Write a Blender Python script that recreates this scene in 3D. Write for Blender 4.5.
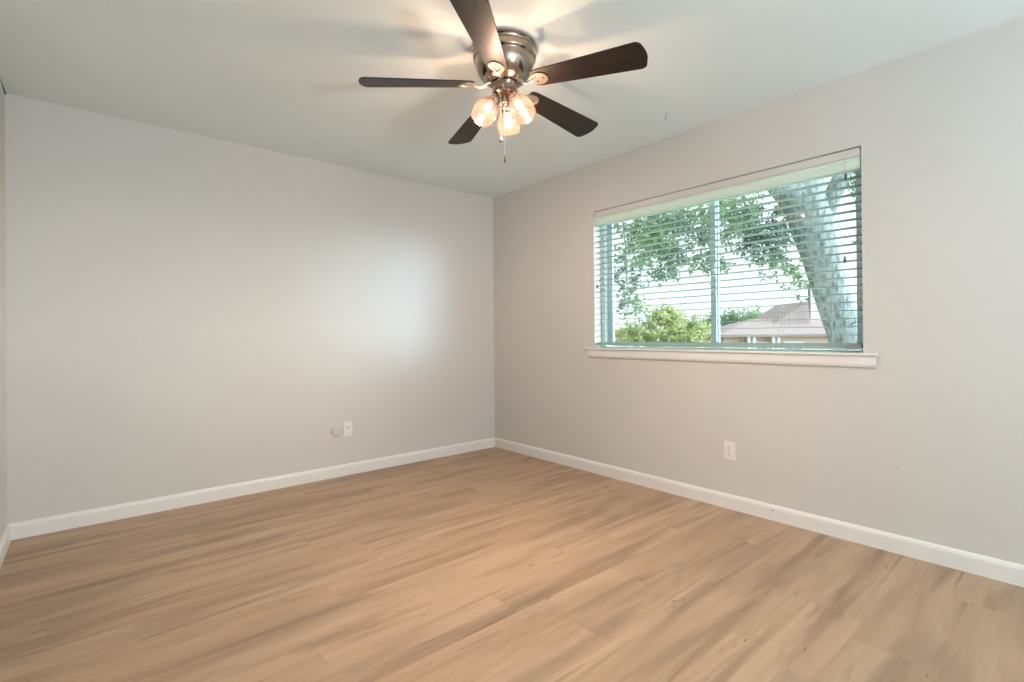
import bpy, bmesh, math, random
from mathutils import Vector, Matrix
from math import pi, sin, cos, radians as R_

for o in list(bpy.data.objects):
    bpy.data.objects.remove(o, do_unlink=True)
scene = bpy.context.scene
C = scene.collection

# ------------------------------------------------------------------ camera
H = 2.44                       # ceiling height
WX, WY = -3.389, -7.90         # room corner opposite the origin corner; unseen depth stretched for the fill light
cam_d = bpy.data.cameras.new('camera')
cam = bpy.data.objects.new('camera', cam_d); C.objects.link(cam)
rgt = Vector((0.761894, -0.647645, -0.008590))
upv = Vector((0.005032, -0.007342, 0.999960))
fwd = Vector((0.647682, 0.761907, 0.002335))
cam.matrix_world = Matrix(((rgt.x, upv.x, -fwd.x, -3.06035),
                           (rgt.y, upv.y, -fwd.y, -3.87156),
                           (rgt.z, upv.z, -fwd.z, 1.09808),
                           (0, 0, 0, 1)))
cam_d.sensor_width = 36
cam_d.lens = 502.005 / 1024 * 36
cam_d.shift_y = -7.71 / 1024
cam_d.clip_start = 0.02
scene.camera = cam

# ------------------------------------------------------------------ world, sun, exposure
vs = scene.view_settings
vs.view_transform = 'Standard'; vs.look = 'None'; vs.gamma = 1; vs.use_curve_mapping = False
vs.exposure = 0.05
SKY = 1.4         # white overcast sky
world = bpy.data.worlds.new('world'); scene.world = world; world.use_nodes = True
w_bg = world.node_tree.nodes['Background']
w_bg.inputs['Color'].default_value = (0.90, 0.98, 1.0, 1)
GLOW = 13.0        # hazy bright sky around the low sun
wn = world.node_tree.nodes; wl = world.node_tree.links
w_tc = wn.new('ShaderNodeTexCoord'); w_dot = wn.new('ShaderNodeVectorMath'); w_dot.operation = 'DOT_PRODUCT'
w_dot.inputs[1].default_value = Vector((0.70, -0.70, 0.12)).normalized()
w_map = wn.new('ShaderNodeMapRange'); w_map.interpolation_type = 'SMOOTHSTEP'
w_map.inputs['From Min'].default_value = 0.55; w_map.inputs['From Max'].default_value = 1.0
w_map.inputs['To Min'].default_value = SKY; w_map.inputs['To Max'].default_value = GLOW
wl.new(w_tc.outputs['Generated'], w_dot.inputs[0]); wl.new(w_dot.outputs['Value'], w_map.inputs['Value'])
wl.new(w_map.outputs['Result'], w_bg.inputs['Strength'])

sun_d = bpy.data.lights.new('hazy_low_sun', 'SUN'); sun = bpy.data.objects.new('hazy_low_sun', sun_d)
C.objects.link(sun)
sun_d.energy = 2.6; sun_d.angle = R_(18); sun_d.color = (0.50, 0.80, 1.12)
FILL_POWER = 235.0     # power of the fill uplighter added out of view
sun_dir = Vector((-0.46, 0.89, -0.05)).normalized()       # direction the light travels
sun.rotation_euler = sun_dir.to_track_quat('-Z', 'Y').to_euler()
sun.location = (4, -8, 3)

def portal(name, loc, direction, sx, sy):
    d = bpy.data.lights.new(name, 'AREA'); o = bpy.data.objects.new(name, d); C.objects.link(o)
    d.shape = 'RECTANGLE'; d.size = sx; d.size_y = sy
    o.location = loc; o.rotation_euler = Vector(direction).to_track_quat('-Z', 'Z').to_euler()
    d.cycles.is_portal = True
    return o

# ------------------------------------------------------------------ helpers
def material(name):
    m = bpy.data.materials.new(name); m.use_nodes = True
    return m, m.node_tree.nodes, m.node_tree.links

def simple(name, col, rough=0.6, metal=0.0, bump=None, coat=0.0, spec=0.5):
    m, n, l = material(name)
    b = n['Principled BSDF']
    b.inputs['Base Color'].default_value = (*col, 1); b.inputs['Roughness'].default_value = rough
    b.inputs['Metallic'].default_value = metal; b.inputs['Coat Weight'].default_value = coat
    b.inputs['Specular IOR Level'].default_value = spec
    if bump:
        g = n.new('ShaderNodeNewGeometry'); t = n.new('ShaderNodeTexNoise'); t.inputs['Scale'].default_value = bump[0]
        t.inputs['Detail'].default_value = 3
        bp = n.new('ShaderNodeBump'); bp.inputs['Strength'].default_value = bump[1]; bp.inputs['Distance'].default_value = bump[2]
        l.new(g.outputs['Position'], t.inputs['Vector']); l.new(t.outputs['Fac'], bp.inputs['Height'])
        l.new(bp.outputs['Normal'], b.inputs['Normal'])
    return m

def obj(name, bm, mat, parent=None, smooth=False, sharp=40):
    me = bpy.data.meshes.new(name); bmesh.ops.recalc_face_normals(bm, faces=bm.faces[:]) if not getattr(bm, '_keep', False) else None
    bm.to_mesh(me); bm.free()
    if mat: me.materials.append(mat)
    if smooth:
        for p in me.polygons: p.use_smooth = True
        try: me.set_sharp_from_angle(angle=R_(sharp))
        except Exception: pass
    o = bpy.data.objects.new(name, me); C.objects.link(o)
    if parent: o.parent = parent
    return o

def tag(o, label, cat, group=None, kind=None):
    o['label'] = label; o['category'] = cat
    if group: o['group'] = group
    if kind: o['kind'] = kind
    return o

def thing(name, loc, label, cat, group=None):
    o = bpy.data.objects.new(name, None); C.objects.link(o); o.location = loc
    o.empty_display_size = 0.1
    return tag(o, label, cat, group)

def struct(o, label=None):
    o['kind'] = 'structure'
    if label: o['label'] = label
    return o

def box(bm, x0, x1, y0, y1, z0, z1, bevel=0.0, M=None):
    t = bmesh.new()
    bmesh.ops.create_cube(t, size=1)
    for v in t.verts:
        v.co = Vector(((x0 + x1) / 2 + v.co.x * (x1 - x0), (y0 + y1) / 2 + v.co.y * (y1 - y0), (z0 + z1) / 2 + v.co.z * (z1 - z0)))
    if bevel: bmesh.ops.bevel(t, geom=t.edges[:], offset=bevel, segments=2, affect='EDGES', clamp_overlap=True)
    merge(bm, t, M)

def merge(bm, t, M=None):
    if M is not None: bmesh.ops.transform(t, matrix=M, verts=t.verts)
    vm = {}
    for v in t.verts: vm[v] = bm.verts.new(v.co)
    for f in t.faces:
        try: bm.faces.new([vm[v] for v in f.verts])
        except ValueError: pass
    t.free()

def lathe(bm, prof, seg=48, M=None, closed=False):
    t = bmesh.new(); rings = []
    for r, z in prof:
        if r < 1e-6: rings.append([t.verts.new((0, 0, z))])
        else: rings.append([t.verts.new((r * cos(2 * pi * i / seg), r * sin(2 * pi * i / seg), z)) for i in range(seg)])
    n = len(rings)
    for k in range(n if closed else n - 1):
        a, b = rings[k], rings[(k + 1) % n]
        for i in range(seg):
            j = (i + 1) % seg
            if len(a) == 1 and len(b) == 1: continue
            if len(a) == 1: t.faces.new((a[0], b[i], b[j]))
            elif len(b) == 1: t.faces.new((a[i], b[0], a[j]))
            else: t.faces.new((a[i], b[i], b[j], a[j]))
    merge(bm, t, M)

def tube(bm, pts, rad, seg=8, cap=True):
    """tube along points; rad a number or a list"""
    pts = [Vector(p) for p in pts]; n = len(pts)
    rads = rad if isinstance(rad, (list, tuple)) else [rad] * n
    t0 = (pts[1] - pts[0]).normalized()
    ref = Vector((0, 0, 1)) if abs(t0.z) < 0.9 else Vector((1, 0, 0))
    nrm = t0.cross(ref).normalized(); rings = []
    for i, p in enumerate(pts):
        d = (pts[min(i + 1, n - 1)] - pts[max(i - 1, 0)]).normalized()
        nrm = (nrm - d * nrm.dot(d)).normalized(); bn = d.cross(nrm)
        rings.append([bm.verts.new(p + (nrm * cos(2 * pi * k / seg) + bn * sin(2 * pi * k / seg)) * rads[i]) for k in range(seg)])
    for i in range(n - 1):
        for k in range(seg):
            j = (k + 1) % seg
            bm.faces.new((rings[i][k], rings[i][j], rings[i + 1][j], rings[i + 1][k]))
    if cap:
        bm.faces.new(rings[0][::-1]); bm.faces.new(rings[-1])

def sweep(bm, prof, axis, a0, a1):
    """extrude a closed 2-D profile; axis 'x': prof=(y,z); axis 'y': prof=(x,z)"""
    def pt(u, v, a): return (a, u, v) if axis == 'x' else (u, a, v)
    A = [bm.verts.new(pt(u, v, a0)) for u, v in prof]; B = [bm.verts.new(pt(u, v, a1)) for u, v in prof]
    n = len(prof)
    for i in range(n): bm.faces.new((A[i], A[(i + 1) % n], B[(i + 1) % n], B[i]))
    bm.faces.new(A[::-1]); bm.faces.new(B)

# ------------------------------------------------------------------ materials
WALL = (0.655, 0.625, 0.585)
def wall_mat(name, col):
    m, n, l = material(name); b = n['Principled BSDF']; b.inputs['Roughness'].default_value = 0.55
    b.inputs['Specular IOR Level'].default_value = 0.3
    g = n.new('ShaderNodeNewGeometry')
    t = n.new('ShaderNodeTexNoise'); t.inputs['Scale'].default_value = 130; t.inputs['Detail'].default_value = 2
    t2 = n.new('ShaderNodeTexNoise'); t2.inputs['Scale'].default_value = 2.2; t2.inputs['Detail'].default_value = 3
    l.new(g.outputs['Position'], t.inputs['Vector']); l.new(g.outputs['Position'], t2.inputs['Vector'])
    bp = n.new('ShaderNodeBump'); bp.inputs['Strength'].default_value = 0.25; bp.inputs['Distance'].default_value = 0.0015
    l.new(t.outputs['Fac'], bp.inputs['Height']); l.new(bp.outputs['Normal'], b.inputs['Normal'])
    r = n.new('ShaderNodeMapRange'); r.inputs['To Min'].default_value = 0.975; r.inputs['To Max'].default_value = 1.025
    l.new(t2.outputs['Fac'], r.inputs['Value'])
    s = n.new('ShaderNodeVectorMath'); s.operation = 'SCALE'; s.inputs[0].default_value = col
    l.new(r.outputs['Result'], s.inputs['Scale']); l.new(s.outputs['Vector'], b.inputs['Base Color'])
    return m
m_wall = wall_mat('greige_wall_paint', WALL)
m_ceil = wall_mat('ceiling_paint', (0.82, 0.89, 0.885))
m_trim = simple('white_trim_paint', (0.82, 0.79, 0.75), 0.35)
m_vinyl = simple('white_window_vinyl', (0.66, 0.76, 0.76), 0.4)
m_sash = simple('backlit_sash_vinyl', (0.47, 0.61, 0.67), 0.4)  # window vinyl darkened: its backlit shade is put into the colour
m_plate = simple('white_plastic_plate', (0.84, 0.80, 0.76), 0.35)
m_slot = simple('dark_slot', (0.05, 0.045, 0.04), 0.6)
m_cap = simple('dark_plastic', (0.10, 0.09, 0.085), 0.5)
m_screw = simple('screw_metal', (0.5, 0.48, 0.45), 0.35, 1.0)

def floor_mat():
    m, n, l = material('tan_vinyl_plank'); b = n['Principled BSDF']
    g = n.new('ShaderNodeNewGeometry'); sp = n.new('ShaderNodeSeparateXYZ'); l.new(g.outputs['Position'], sp.inputs[0])
    def math_(op, a, bb=None, c=None):
        q = n.new('ShaderNodeMath'); q.operation = op
        for i, v in enumerate((a, bb, c)):
            if v is None: continue
            if isinstance(v, (int, float)): q.inputs[i].default_value = v
            else: l.new(v, q.inputs[i])
        return q.outputs[0]
    PW, PL = 0.182, 1.22
    yy = math_('DIVIDE', sp.outputs['Y'], PW); row = math_('FLOOR', yy); fy = math_('FRACT', yy)
    wn1 = n.new('ShaderNodeTexWhiteNoise'); wn1.noise_dimensions = '1D'; l.new(row, wn1.inputs['W'])
    xx = math_('ADD', math_('DIVIDE', sp.outputs['X'], PL), math_('MULTIPLY', wn1.outputs['Value'], 7.3))
    col = math_('FLOOR', xx); fx = math_('FRACT', xx)
    cid = n.new('ShaderNodeCombineXYZ'); l.new(row, cid.inputs[0]); l.new(col, cid.inputs[1])
    wn2 = n.new('ShaderNodeTexWhiteNoise'); wn2.noise_dimensions = '3D'; l.new(cid.outputs[0], wn2.inputs['Vector'])
    sc = n.new('ShaderNodeSeparateColor'); l.new(wn2.outputs['Color'], sc.inputs[0])
    def coords(kx, ky):
        c = n.new('ShaderNodeCombineXYZ')
        l.new(math_('MULTIPLY', sp.outputs['X'], kx), c.inputs[0])
        l.new(math_('ADD', math_('MULTIPLY', sp.outputs['Y'], ky), math_('MULTIPLY', sc.outputs[0], 37.0)), c.inputs[1])
        l.new(math_('MULTIPLY', sc.outputs[1], 53.0), c.inputs[2])
        return c.outputs[0]
    def noise(kx, ky, detail=4, dist=0.0, rough=0.55):
        t = n.new('ShaderNodeTexNoise'); t.inputs['Scale'].default_value = 1; t.inputs['Detail'].default_value = detail
        t.inputs['Distortion'].default_value = dist; t.inputs['Roughness'].default_value = rough
        l.new(coords(kx, ky), t.inputs['Vector']); return t.outputs['Fac']
    broad = noise(0.9, 7.0, 3, 0.6)
    fine = noise(5.0, 95.0, 4, 0.3, 0.6)
    streak = noise(0.95, 14.0, 5, 0.7, 0.5)
    knotn = noise(8.5, 34.0, 2, 0.9)
    def ramp(v, a, c, lo=0.0, hi=1.0):
        r = n.new('ShaderNodeMapRange'); r.interpolation_type = 'SMOOTHSTEP'
        r.inputs['From Min'].default_value = a; r.inputs['From Max'].default_value = c
        r.inputs['To Min'].default_value = lo; r.inputs['To Max'].default_value = hi
        l.new(v, r.inputs['Value']); return r.outputs['Result']
    def mix(f, A, B):
        q = n.new('ShaderNodeMix'); q.data_type = 'RGBA'
        if isinstance(f, float): q.inputs['Factor'].default_value = f
        else: l.new(f, q.inputs['Factor'])
        for k, v in (('A', A), ('B', B)):
            s_ = [i for i in q.inputs if i.name == k and i.type == 'RGBA'][0]
            if isinstance(v, tuple): s_.default_value = (*v, 1)
            else: l.new(v, s_)
        return [o for o in q.outputs if o.type == 'RGBA'][0]
    def shared(kx, ky, detail, dist, off):        # figure that runs on across neighbouring planks
        c = n.new('ShaderNodeCombineXYZ'); l.new(math_('MULTIPLY', sp.outputs['X'], kx), c.inputs[0])
        l.new(math_('ADD', math_('MULTIPLY', sp.outputs['Y'], ky), off), c.inputs[1])
        l.new(math_('MULTIPLY', sc.outputs[1], 0.35), c.inputs[2])
        t = n.new('ShaderNodeTexNoise'); t.inputs['Scale'].default_value = 1; t.inputs['Detail'].default_value = detail
        t.inputs['Distortion'].default_value = dist; l.new(c.outputs[0], t.inputs['Vector']); return t.outputs['Fac']
    base = mix(ramp(broad, 0.25, 0.75), (0.450, 0.293, 0.182), (0.560, 0.385, 0.250))
    base = mix(ramp(shared(0.8, 5.0, 5, 0.5, 3.1), 0.48, 0.70, 0.0, 0.55), base, (0.27, 0.185, 0.125))
    base = mix(ramp(shared(1.1, 13.0, 5, 0.6, 9.7), 0.50, 0.72, 0.0, 0.60), base, (0.24, 0.160, 0.105))
    base = mix(ramp(streak, 0.54, 0.78, 0.0, 0.75), base, (0.19, 0.118, 0.070))
    base = mix(ramp(shared(2.6, 9.0, 3, 0.8, 21.0), 0.58, 0.76, 0.0, 0.40), base, (0.27, 0.215, 0.165))
    base = mix(ramp(knotn, 0.715, 0.77, 0.0, 0.8), base, (0.11, 0.070, 0.042))
    base = mix(ramp(fine, 0.35, 0.7, 0.12, 0.0), base, (0.22, 0.14, 0.09))
    tone = n.new('ShaderNodeVectorMath'); tone.operation = 'SCALE'; l.new(base, tone.inputs[0])
    l.new(ramp(sc.outputs[2], 0.0, 1.0, 0.96, 1.03), tone.inputs['Scale'])
    # joints between planks
    ey = math_('MULTIPLY', math_('MINIMUM', fy, math_('SUBTRACT', 1.0, fy)), PW)
    ex = math_('MULTIPLY', math_('MINIMUM', fx, math_('SUBTRACT', 1.0, fx)), PL)
    e = math_('MINIMUM', ex, ey)
    jf = ramp(e, 0.0004, 0.0018, 0.12, 0.0)
    fin = mix(jf, tone.outputs[0], (0.14, 0.09, 0.06))
    l.new(fin, b.inputs['Base Color'])
    l.new(ramp(fine, 0.3, 0.7, 0.42, 0.52), b.inputs['Roughness'])
    b.inputs['Specular IOR Level'].default_value = 0.35
    bp = n.new('ShaderNodeBump'); bp.inputs['Strength'].default_value = 0.3; bp.inputs['Distance'].default_value = 0.0008
    l.new(ramp(e, 0.0, 0.002), bp.inputs['Height']); l.new(bp.outputs['Normal'], b.inputs['Normal'])
    return m
m_floor = floor_mat()

def glass_mat():
    m, n, l = material('window_glass'); n.remove(n['Principled BSDF']); out = n['Material Output']
    t = n.new('ShaderNodeBsdfTransparent'); t.inputs[0].default_value = (0.94, 0.985, 0.98, 1)
    gl = n.new('ShaderNodeBsdfGlossy'); gl.inputs['Roughness'].default_value = 0.0
    fr = n.new('ShaderNodeFresnel'); fr.inputs['IOR'].default_value = 1.75
    ge = n.new('ShaderNodeNewGeometry'); fb = n.new('ShaderNodeMath'); fb.operation = 'SUBTRACT'; fb.inputs[0].default_value = 1
    fm = n.new('ShaderNodeMath'); fm.operation = 'MULTIPLY'      # reflect on the outward side of each pane face only
    l.new(ge.outputs['Backfacing'], fb.inputs[1]); l.new(fb.outputs[0], fm.inputs[0]); l.new(fr.outputs[0], fm.inputs[1])
    mx = n.new('ShaderNodeMixShader'); l.new(fm.outputs[0], mx.inputs[0]); l.new(t.outputs[0], mx.inputs[1]); l.new(gl.outputs[0], mx.inputs[2])
    l.new(mx.outputs[0], out.inputs[0]); return m
m_glass = glass_mat()

def shade_mat():
    m, n, l = material('alabaster_glass'); n.remove(n['Principled BSDF']); out = n['Material Output']
    t = n.new('ShaderNodeBsdfTransparent'); t.inputs[0].default_value = (1.0, 0.93, 0.86, 1)
    tr = n.new('ShaderNodeBsdfTranslucent'); tr.inputs[0].default_value = (0.0165, 0.0120, 0.0098, 1)
    df = n.new('ShaderNodeBsdfDiffuse'); df.inputs[0].default_value = (0.0165, 0.0120, 0.0098, 1)
    gl = n.new('ShaderNodeBsdfGlossy'); gl.inputs['Roughness'].default_value = 0.12
    g = n.new('ShaderNodeTexCoord'); nz = n.new('ShaderNodeTexNoise'); nz.inputs['Scale'].default_value = 9; nz.inputs['Detail'].default_value = 3
    nz.inputs['Distortion'].default_value = 1.5
    l.new(g.outputs['Object'], nz.inputs['Vector'])
    r = n.new('ShaderNodeMapRange'); r.inputs['To Min'].default_value = 0.55; r.inputs['To Max'].default_value = 0.72; l.new(nz.outputs['Fac'], r.inputs['Value'])
    m1 = n.new('ShaderNodeMixShader'); m1.inputs[0].default_value = 0.3; l.new(tr.outputs[0], m1.inputs[1]); l.new(df.outputs[0], m1.inputs[2])
    m2 = n.new('ShaderNodeMixShader'); l.new(r.outputs['Result'], m2.inputs[0]); l.new(t.outputs[0], m2.inputs[1]); l.new(m1.outputs[0], m2.inputs[2])
    m3 = n.new('ShaderNodeMixShader'); m3.inputs[0].default_value = 0.05; l.new(m2.outputs[0], m3.inputs[1]); l.new(gl.outputs[0], m3.inputs[2])
    l.new(m3.outputs[0], out.inputs[0]); return m
m_shade = shade_mat()
def slat_mat():
    m, n, l = material('backlit_faux_wood'); n.remove(n['Principled BSDF'])
    d = n.new('ShaderNodeBsdfDiffuse'); d.inputs[0].default_value = (0.27, 0.26, 0.26, 1)  # white slats greyed so the dark of their backlit edges is in the colour
    t = n.new('ShaderNodeBsdfTranslucent'); t.inputs[0].default_value = (0.80, 0.97, 0.88, 1)  # green of the light outdoors put into the translucent tint
    gl = n.new('ShaderNodeBsdfGlossy'); gl.inputs['Roughness'].default_value = 0.35
    a = n.new('ShaderNodeMixShader'); a.inputs[0].default_value = 0.50; l.new(d.outputs[0], a.inputs[1]); l.new(t.outputs[0], a.inputs[2])
    b = n.new('ShaderNodeMixShader'); b.inputs[0].default_value = 0.05; l.new(a.outputs[0], b.inputs[1]); l.new(gl.outputs[0], b.inputs[2])
    l.new(b.outputs[0], n['Material Output'].inputs[0]); return m
m_slat = slat_mat()
m_cord = simple('cord', (0.55, 0.56, 0.56), 0.8)
m_nickel = simple('brushed_nickel', (0.36, 0.29, 0.235), 0.18, 1.0)
m_nickel_d = simple('brushed_nickel_dark', (0.26, 0.20, 0.16), 0.22, 1.0)
m_iron = simple('satin_nickel', (0.80, 0.70, 0.60), 0.28, 1.0)

def blade_mat():
    m, n, l = material('espresso_wood'); b = n['Principled BSDF']
    tc = n.new('ShaderNodeTexCoord'); mp = n.new('ShaderNodeMapping'); mp.inputs['Scale'].default_value = (5, 70, 5)
    nz = n.new('ShaderNodeTexNoise'); nz.inputs['Scale'].default_value = 1; nz.inputs['Detail'].default_value = 5; nz.inputs['Distortion'].default_value = 0.6
    l.new(tc.outputs['Object'], mp.inputs[0]); l.new(mp.outputs[0], nz.inputs['Vector'])
    cr = n.new('ShaderNodeValToRGB'); cr.color_ramp.elements[0].color = (0.007, 0.0045, 0.003, 1); cr.color_ramp.elements[0].position = 0.35
    cr.color_ramp.elements[1].color = (0.026, 0.013, 0.008, 1); cr.color_ramp.elements[1].position = 0.7
    l.new(nz.outputs['Fac'], cr.inputs[0]); l.new(cr.outputs[0], b.inputs['Base Color'])
    b.inputs['Roughness'].default_value = 0.5; b.inputs['Specular IOR Level'].default_value = 0.35; b.inputs['Coat Weight'].default_value = 0.25; b.inputs['Coat Roughness'].default_value = 0.30
    return m
m_blade = blade_mat()

def emit(name, col, s):
    m, n, l = material(name); n.remove(n['Principled BSDF']); e = n.new('ShaderNodeEmission')
    e.inputs[0].default_value = (*col, 1); e.inputs[1].default_value = s; l.new(e.outputs[0], n['Material Output'].inputs[0]); return m
m_bulb = emit('lit_bulb', (1.0, 0.62, 0.36), 30)

# ------------------------------------------------------------------ room shell
T = 0.16                                    # wall thickness
OY0, OY1, OZ0, OZ1 = -3.070, -1.278, 0.985, 2.061    # window opening in wall_right (x = 0)
bm = bmesh.new(); box(bm, WX - T, T, WY - T, T, -0.12, 0); struct(obj('floor', bm, m_floor))
bm = bmesh.new(); box(bm, WX - T, T, WY - T, T, H, H + 0.15); struct(obj('ceiling', bm, m_ceil))
bm = bmesh.new(); box(bm, WX - T, T, 0, T, 0, H); struct(obj('wall_back', bm, m_wall))
bm = bmesh.new(); box(bm, WX - T, WX, WY, 0, 0, H); struct(obj('wall_left', bm, m_wall))
def wall_open(name, box_, o, axis):
    """wall with one rectangular opening, one mesh.  axis = long axis"""
    bm = bmesh.new(); x0, x1, y0, y1 = box_; a0, a1, z0, z1 = o
    if axis == 'y':
        box(bm, x0, x1, y0, a0, 0, H); box(bm, x0, x1, a1, y1, 0, H)
        box(bm, x0, x1, a0, a1, 0, z0); box(bm, x0, x1, a0, a1, z1, H)
    else:
        box(bm, x0, a0, y0, y1, 0, H); box(bm, a1, x1, y0, y1, 0, H)
        box(bm, a0, a1, y0, y1, 0, z0); box(bm, a0, a1, y0, y1, z1, H)
    return struct(obj(name, bm, m_wall))
wall_open('wall_right', (0, T, WY, 0), (OY0, OY1, OZ0 - 0.013, OZ1), 'y')
bm = bmesh.new(); box(bm, WX - T, T, WY - T, WY, 0, H); struct(obj('wall_front', bm, m_wall))

# baseboards: board with an eased, sloping top
def bb_prof(s): return [(0, 0), (s * 0.014, 0), (s * 0.014, 0.070), (s * 0.011, 0.080), (s * 0.006, 0.088), (0, 0.090)]
bm = bmesh.new(); sweep(bm, [(u, v) for u, v in bb_prof(-1)], 'x', WX, 0); struct(obj('baseboard_back', bm, m_trim))
bm = bmesh.new(); sweep(bm, [(u, v) for u, v in bb_prof(-1)], 'y', WY, -0.0); struct(obj('baseboard_right', bm, m_trim))
bm = bmesh.new(); sweep(bm, [(WX + u, v) for u, v in bb_prof(1)], 'y', WY, 0); struct(obj('baseboard_left', bm, m_trim))
bm = bmesh.new(); sweep(bm, [(WY + u, v) for u, v in bb_prof(1)], 'x', WX, 0); struct(obj('baseboard_front', bm, m_trim))

# stool and apron under the window
bm = bmesh.new()
sweep(bm, [(-0.026, 0.972), (0.085, 0.972), (0.085, 0.987), (-0.026, 0.987), (-0.032, 0.984), (-0.034, 0.9795), (-0.032, 0.975)], 'y', -3.136, -1.198)
struct(obj('trim_1', bm, m_trim, smooth=True, sharp=50))
bm = bmesh.new()
sweep(bm, [(0, 0.972), (-0.019, 0.972), (-0.019, 0.930), (-0.015, 0.918), (-0.012, 0.914), (0, 0.914)], 'y', -3.126, -1.222)
struct(obj('trim_2', bm, m_trim))

# window_1: white vinyl slider
def window_frame(bm, xa, xb, y0, y1, z0, z1, w):
    box(bm, xa, xb, y0, y0 + w, z0, z1); box(bm, xa, xb, y1 - w, y1, z0, z1)
    box(bm, xa, xb, y0 + w, y1 - w, z0, z0 + w); box(bm, xa, xb, y0 + w, y1 - w, z1 - w, z1)
w1 = bpy.data.objects.new('window_1', None); C.objects.link(w1); w1.location = (0.1, (OY0 + OY1) / 2, OZ0)
struct(w1, 'white vinyl sliding window behind the blind')
inv = Matrix.Translation(-Vector(w1.location))
def wpart(name, bm, mat, parent=None, **k):
    if parent is None: parent = w1
    bm.transform(inv); return obj(name, bm, mat, parent, **k)
bm = bmesh.new(); window_frame(bm, 0.085, 0.158, OY0, OY1, OZ0 - 0.012, OZ1, 0.024); box(bm, 0.085, 0.158, OY1 - 0.038, OY1 - 0.024, OZ0 + 0.012, OZ1 - 0.024); wpart('window_frame', bm, m_vinyl)
yc = -2.214
for (a, b_, x, wa, wb) in ((OY0 + 0.024, yc + 0.022, 0.100, 0.028, 0.036), (yc - 0.022, OY1 - 0.036, 0.118, 0.036, 0.052)):
    z0, z1 = OZ0 + 0.018, OZ1 - 0.034
    bm = bmesh.new()
    box(bm, x, x + 0.016, a, a + wa, z0, z1); box(bm, x, x + 0.016, b_ - wb, b_, z0, z1)
    box(bm, x, x + 0.016, a + wa, b_ - wb, z0, z0 + 0.032); box(bm, x, x + 0.016, a + wa, b_ - wb, z1 - 0.032, z1)
    s = wpart('sash', bm, m_sash)
    bm = bmesh.new(); box(bm, x + 0.006, x + 0.010, a + wa - 0.002, b_ - wb + 0.002, z0 + 0.030, z1 - 0.030); wpart('glass_pane', bm, m_glass, s)
bm = bmesh.new(); box(bm, 0.090, 0.100, yc - 0.012, yc + 0.012, 1.48, 1.54, 0.003); wpart('sash_lock', bm, m_vinyl)

portal('window_1_portal', (T + 0.01, (OY0 + OY1) / 2, (OZ0 + OZ1) / 2), (-1, 0, 0), OY1 - OY0, OZ1 - OZ0)

# ------------------------------------------------------------------ window blind
bl = thing('window_blind', (0.03, (OY0 + OY1) / 2, OZ1), 'white horizontal slat blind, open and lowered over the window above the sill', 'blind')
invb = Matrix.Translation(-Vector(bl.location))
def bpart(name, bm, mat, parent=None, **k):
    bm.transform(invb); return obj(name, bm, mat, parent or bl, **k)
bm = bmesh.new(); box(bm, 0.002, 0.012, OY0 + 0.007, OY1 - 0.007, 2.010, OZ1 - 0.008, 0.001)
vl = bpart('valance', bm, m_wall); vl['label'] = 'wall-coloured valance strip'
bm = bmesh.new()       # channel headrail with a rolled lip
sweep(bm, [(0.006, 1.950), (0.010, 1.946), (0.056, 1.946), (0.058, 1.950), (0.058, 2.008), (0.006, 2.008), (0.006, 2.000), (0.011, 1.998), (0.011, 1.980), (0.004, 1.978), (0.004, 1.962), (0.009, 1.960), (0.009,1.953)], 'y', OY0 + 0.006, OY1 - 0.006)
bpart('headrail', bm, simple('green_lit_headrail', (0.70, 0.84, 0.73), 0.35))  # green light from outdoors is put into the rail colour
Z0, PITCH = 1.0796, 0.0436
slat_mb = None
def slat_mesh():
    bm = bmesh.new(); n = 6; W_ = 0.05; th = 0.0026
    top, bot = [], []
    for i in range(n + 1):
        u = -W_ / 2 + W_ * i / n; zc = 0.0010 * (1 - (2 * u / W_) ** 2)
        top.append((u, zc + th / 2)); bot.append((u, zc - th / 2))
    sweep(bm, top + bot[::-1], 'y', -(OY1 - OY0) / 2 + 0.008, (OY1 - OY0) / 2 - 0.008)
    return bm
first = None
cx_b = 0.032
for k in range(-0, 20):
    z = Z0 + PITCH * k
    if z > 1.935: break
    if first is None:
        first = obj('slat', slat_mesh(), m_slat, bl); s = first
    else:
        s = first.copy(); C.objects.link(s); s.parent = bl
    s.location = (cx_b - 0.03, 0, z - OZ1); s.rotation_euler = (0, R_(0.5), 0)
bm = bmesh.new(); box(bm, cx_b - 0.025, cx_b + 0.025, OY0 + 0.008, OY1 - 0.008, 1.012, 1.030, 0.003)
br = bpart('bottom_rail', bm, m_slat)
bm = bmesh.new(); box(bm, cx_b - 0.024, cx_b + 0.024, OY0 + 0.005, OY0 + 0.009, 1.013, 1.029); bpart('end_cap', bm, m_cap, br)
for yl in (-1.55, -2.03, -2.42, -2.66, -2.93):
    bm = bmesh.new()
    for dx in (-0.027, 0.027):
        tube(bm, [(cx_b + dx, yl, 1.946), (cx_b + dx, yl, 1.010)], 0.0009, 5)
    for k in range(20):
        z = Z0 + PITCH * k - 0.003
        if z < 1.935: tube(bm, [(cx_b - 0.027, yl, z), (cx_b + 0.027, yl, z)], 0.0006, 4)
    bpart('ladder_cord', bm, m_cord)
def tassel(y, z_top, z_bot, name='pull_cord'):
    bm = bmesh.new(); x = 0.000
    tube(bm, [(x, y, z_top), (x, y, z_bot + 0.03)], 0.001, 5)
    c = bpart(name, bm, m_cord)
    bm = bmesh.new(); lathe(bm, [(0, 0.034), (0.004, 0.033), (0.0055, 0.020), (0.007, 0.004), (0.0065, 0), (0, 0)], 12, Matrix.Translation((x, y, z_bot)))
    t = bpart('tassel', bm, m_cap, c, smooth=True)
tassel(-3.000, 2.004, 1.898); tassel(-2.992, 2.004, 1.462); tassel(-1.310, 2.0, 1.452)
bm = bmesh.new()        # small cord hook on the right
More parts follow.
